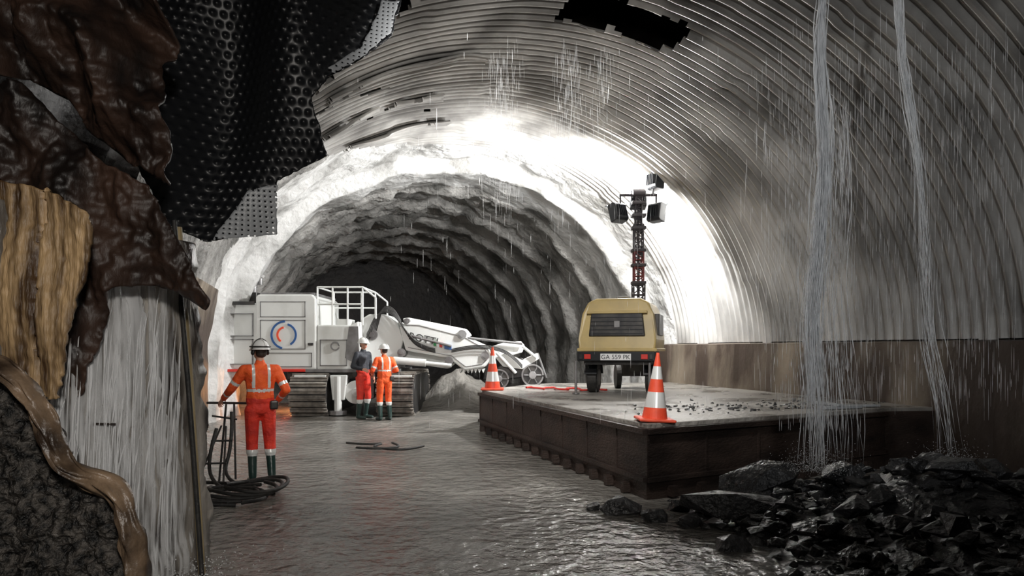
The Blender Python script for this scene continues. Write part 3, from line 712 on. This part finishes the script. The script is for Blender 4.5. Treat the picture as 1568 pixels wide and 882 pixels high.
sheet('hanging_membrane_folds',px_pts([(-80,-60),(120,-60),(210,-60),(250,20),(230,90),(262,200),(250,280),(180,240),(120,190),(95,150),(40,120),(-80,170)],.0046),lambda x,z:5.0+.3*(x+2.9),M_brownm,.014,lambda x,z:.20*math.sin(x*7+z*5+2*nz(x,z,0,2))+.16*nz(x*3,z*3,1)+.06*nz(x*10,z*10,4)+.03*nz(x*25,z*20,4),thick=.02)
curve('timber_post',[[(-2.53,5.45,2.62),(-2.44,5.42,1.6),(-2.32,5.38,0.0)]],.026,M_post,smooth=False)
curve('black_cable',[[(-2.53,5.38,2.66),(-2.455,5.36,1.9),(-2.38,5.33,1.2),(-2.30,5.33,.02)]],.018,M_blackrub)
curve('rebar_stubs',[[(-2.82,4.6,1.22),(-2.62,4.75,1.20)],[(-2.95,4.3,1.1),(-2.75,4.5,1.05)]],.008,M_rust,smooth=False)
cyls('rebar_rack',[((-3.75,9.2,0),(-3.62,9.1,1.0),.014),((-3.5,8.7,0),(-3.62,9.1,.72),.012),((-3.85,8.7,0),(-3.70,9.15,.72),.012),((-3.75,8.75,.3),(-3.5,8.8,.3),.012),((-3.75,8.95,.55),(-3.5,9.0,.55),.012),((-3.8,9.1,.85),(-3.5,9.15,.8),.012),((-3.60,9.36,0),(-3.62,9.36,.98),.014),((-3.95,9.3,1.0),(-3.4,9.36,.99),.016)],M_dark,seg=8)
hp=[]
for k2 in range(5):
    hp.append([(-3.35+.6*math.cos(a)*(1-.10*k2)+.10*k2,8.05+.42*math.sin(a)+.06*k2,.05+.022*k2+.03*math.sin(a*2)) for a in [i*.6+k2 for i in range(10)]])
hp.append([(-3.9,8.9,.05),(-3.5,8.7,.07),(-3.1,8.6,.08),(-2.9,8.2,.06),(-2.65,7.9,.05),(-2.9,7.7,.05)])
hp.append([(-3.55,9.1,.9),(-3.5,9.0,.5),(-3.6,8.9,.1),(-3.3,8.7,.05)])
hp.append([(-3.70,9.0,.7),(-3.75,8.8,.3),(-3.5,8.5,.05),(-3.1,8.35,.05),(-2.7,8.15,.05)])
curve('hose_coil',hp,.022,M_blackrub)
curve('ground_cable',[[(-2.9,12.6,.05),(-2.5,12.3,.06),(-2.2,12.5,.06),(-2.4,12.1,.05),(-1.9,11.7,.05),(-1.6,11.9,.05),(-1.5,12.2,.05)],[(-2.6,12.0,.05),(-2.2,11.8,.05),(-1.8,12.1,.05),(-2.1,12.6,.05)]],.02,M_blackrub)
nb=empty('concrete_niche',(0,0,0))
pts=[TW(5.15,-2.0,0),TW(4.55,-2.0,0),TW(4.55,-3.2,0),TW(5.15,-3.2,0)]
prism('block',[(p.x,p.y) for p in pts],0,1.9,M_shotw,nb,.06,axis='z')
prism('cap',[(p.x,p.y) for p in [TW(5.2,-1.9,0),TW(4.45,-1.9,0),TW(4.45,-3.3,0),TW(5.2,-3.3,0)]],1.9,2.02,M_grey,nb,.02,axis='z')
# ------------------------------------------------------------------ falling water
def strands(name,x,y,z0,z1,n,sp,r,drift=0.,frag=.5,flare=.9,l0=.35,l1=2.2):
    P=[]
    for i in range(n):
        ox=random.gauss(0,sp);oy=random.gauss(0,sp);ph_=random.random()*9
        Lh=random.uniform(l0,l1);start=random.uniform(z1+Lh*.6,z0+Lh*.2);start=min(start,z0);end=max(z1,start-Lh)
        if random.random()>frag: start,end=z0,z1+random.random()*1.5
        N=max(5,int((start-end)*4));path=[]
        for q in range(N+1):
            z=start+(end-start)*q/N;fr=(z0-z)/(z0-z1)
            path.append((x+ox*(.4+flare*fr)+drift*fr+.035*math.sin(z*2.3)+.02*math.sin(z*5+ph_)+random.gauss(0,.004),y+oy*(.35+.9*fr),z,random.uniform(.1,1.4)*(1.2-.4*fr)*min(1,q/2,(N-q)/2+.05)))
        P.append(path)
    return curve(name,P,r,M_water,res=1)
strands('water_stream',3.05,7.0,5.3,.50,260,.045,.0050,-.12,.88)
strands('water_stream',3.06,7.0,5.3,2.2,30,.020,.015,-.08,.6)
strands('water_stream',3.20,7.0,4.2,.55,60,.10,.0032,.0,.95)
strands('water_stream',3.9,7.3,5.6,.55,110,.035,.0040,.5,.9);strands('water_stream',3.93,7.3,5.6,3.2,14,.02,.009,.2,.6)
def drips(name,n,fx,rr,l0,l1):
    bm=bmesh.new()
    for i in range(n):
        x,y,z=fx();L=random.uniform(l0,l1);r=rr*random.uniform(.5,1.2);z=max(z,L+.9)
        vs=[[bm.verts.new((x+r*w*math.cos(a),y+r*w*math.sin(a),zz)) for a in (0,2.1,4.2)] for zz,w in ((z,.2),(z-L*.5,1),(z-L,.3))]
        for q in (0,1):
            for j in range(3): bm.faces.new((vs[q][j],vs[q][(j+1)%3],vs[q+1][(j+1)%3],vs[q+1][j]))
    return from_bm(name,bm,M_water)
def f1():
    c=random.choice([-.2,-.05,.75,.85,1.3]);return (c+random.gauss(0,.10),10.2+random.gauss(0,.3),random.triangular(3.2,6.0,5.9))
def f2(): return (random.uniform(2.6,5.2),random.uniform(6.6,8.2),random.uniform(1.3,4.9))
def f5(): return (3.0+random.gauss(0,.16),7.0+random.gauss(0,.1),random.uniform(.9,4.2))
def f4(): return (random.uniform(-1.6,3),random.uniform(7,11),random.uniform(.9,5.0))
drips('dripping_water',650,f1,.0026,.08,.28);drips('dripping_water',2000,f2,.0022,.06,.35);drips('dripping_water',900,f5,.003,.04,.16)
drips('dripping_water',250,f4,.0018,.05,.22)
# ------------------------------------------------------------------ lights
def light(n,typ,loc,pw,col=(1,1,1),size=.2,tgt=None,ang=None):
    l=bpy.data.lights.new(n,typ);l.energy=pw;l.color=col
    if typ=='AREA': l.size=size
    else: l.shadow_soft_size=size
    o=bpy.data.objects.new(n,l);o.location=loc;COL.objects.link(o)
    if tgt: o.rotation_euler=(Vector(tgt)-Vector(loc)).to_track_quat('-Z','Y').to_euler()
    if ang: l.spot_size=rad(ang);l.spot_blend=.8
    return o
lz=ph+3.85
light('tower_light_1','SPOT',(mx+.55,my+.35,lz+.1),3400,(.97,.985,1),.12,(5.5,16.6,5.0),160)
light('tower_light_2','SPOT',(mx-.60,my+.25,lz-.1),1750,(.98,.99,1),.12,(-3,17.2,3.2),155)
light('tower_light_3','POINT',(mx-.12,my+.32,lz+.42),1500,(1,.99,.97),.10)
light('service_lamp_light','POINT',(E(436,592)[0],18.35,.9),110,(1,.5,.2),.1)
light('left_wall_fill','SPOT',(.8,-1.5,3.2),800,(1,.94,.87),.25,(-2.6,5.5,1.2),75)  # added fill behind the camera, no fixture; brightens left wall and waterfall
light('stream_fill','SPOT',(1.2,-1.2,4.4),850,(.98,.99,1),.2,(3.4,7.0,3.4),46)  # added fill with no real source, whitens the right-hand water streams
light('overhead_fill','SPOT',(.4,5.2,5.1),1300,(1,.97,.93),.2,(0.0,14.5,1.2),95)  # unseen fill added above the frame to brighten trailer, cones and near worker
w=bpy.data.worlds.new('w');S.world=w;w.use_nodes=True;w.node_tree.nodes['Background'].inputs[0].default_value=(.5,.6,.7,1);w.node_tree.nodes['Background'].inputs[1].default_value=.015
# ------------------------------------------------------------------ camera
c=bpy.data.cameras.new('camera');c.sensor_width=36;c.lens=25.26;c.shift_y=93/1568;c.clip_end=200
co=bpy.data.objects.new('camera',c);co.location=(0,0,1.7);co.rotation_euler=(rad(90),0,0);COL.objects.link(co);S.camera=co
S.view_settings.view_transform='Standard';S.view_settings.exposure=0
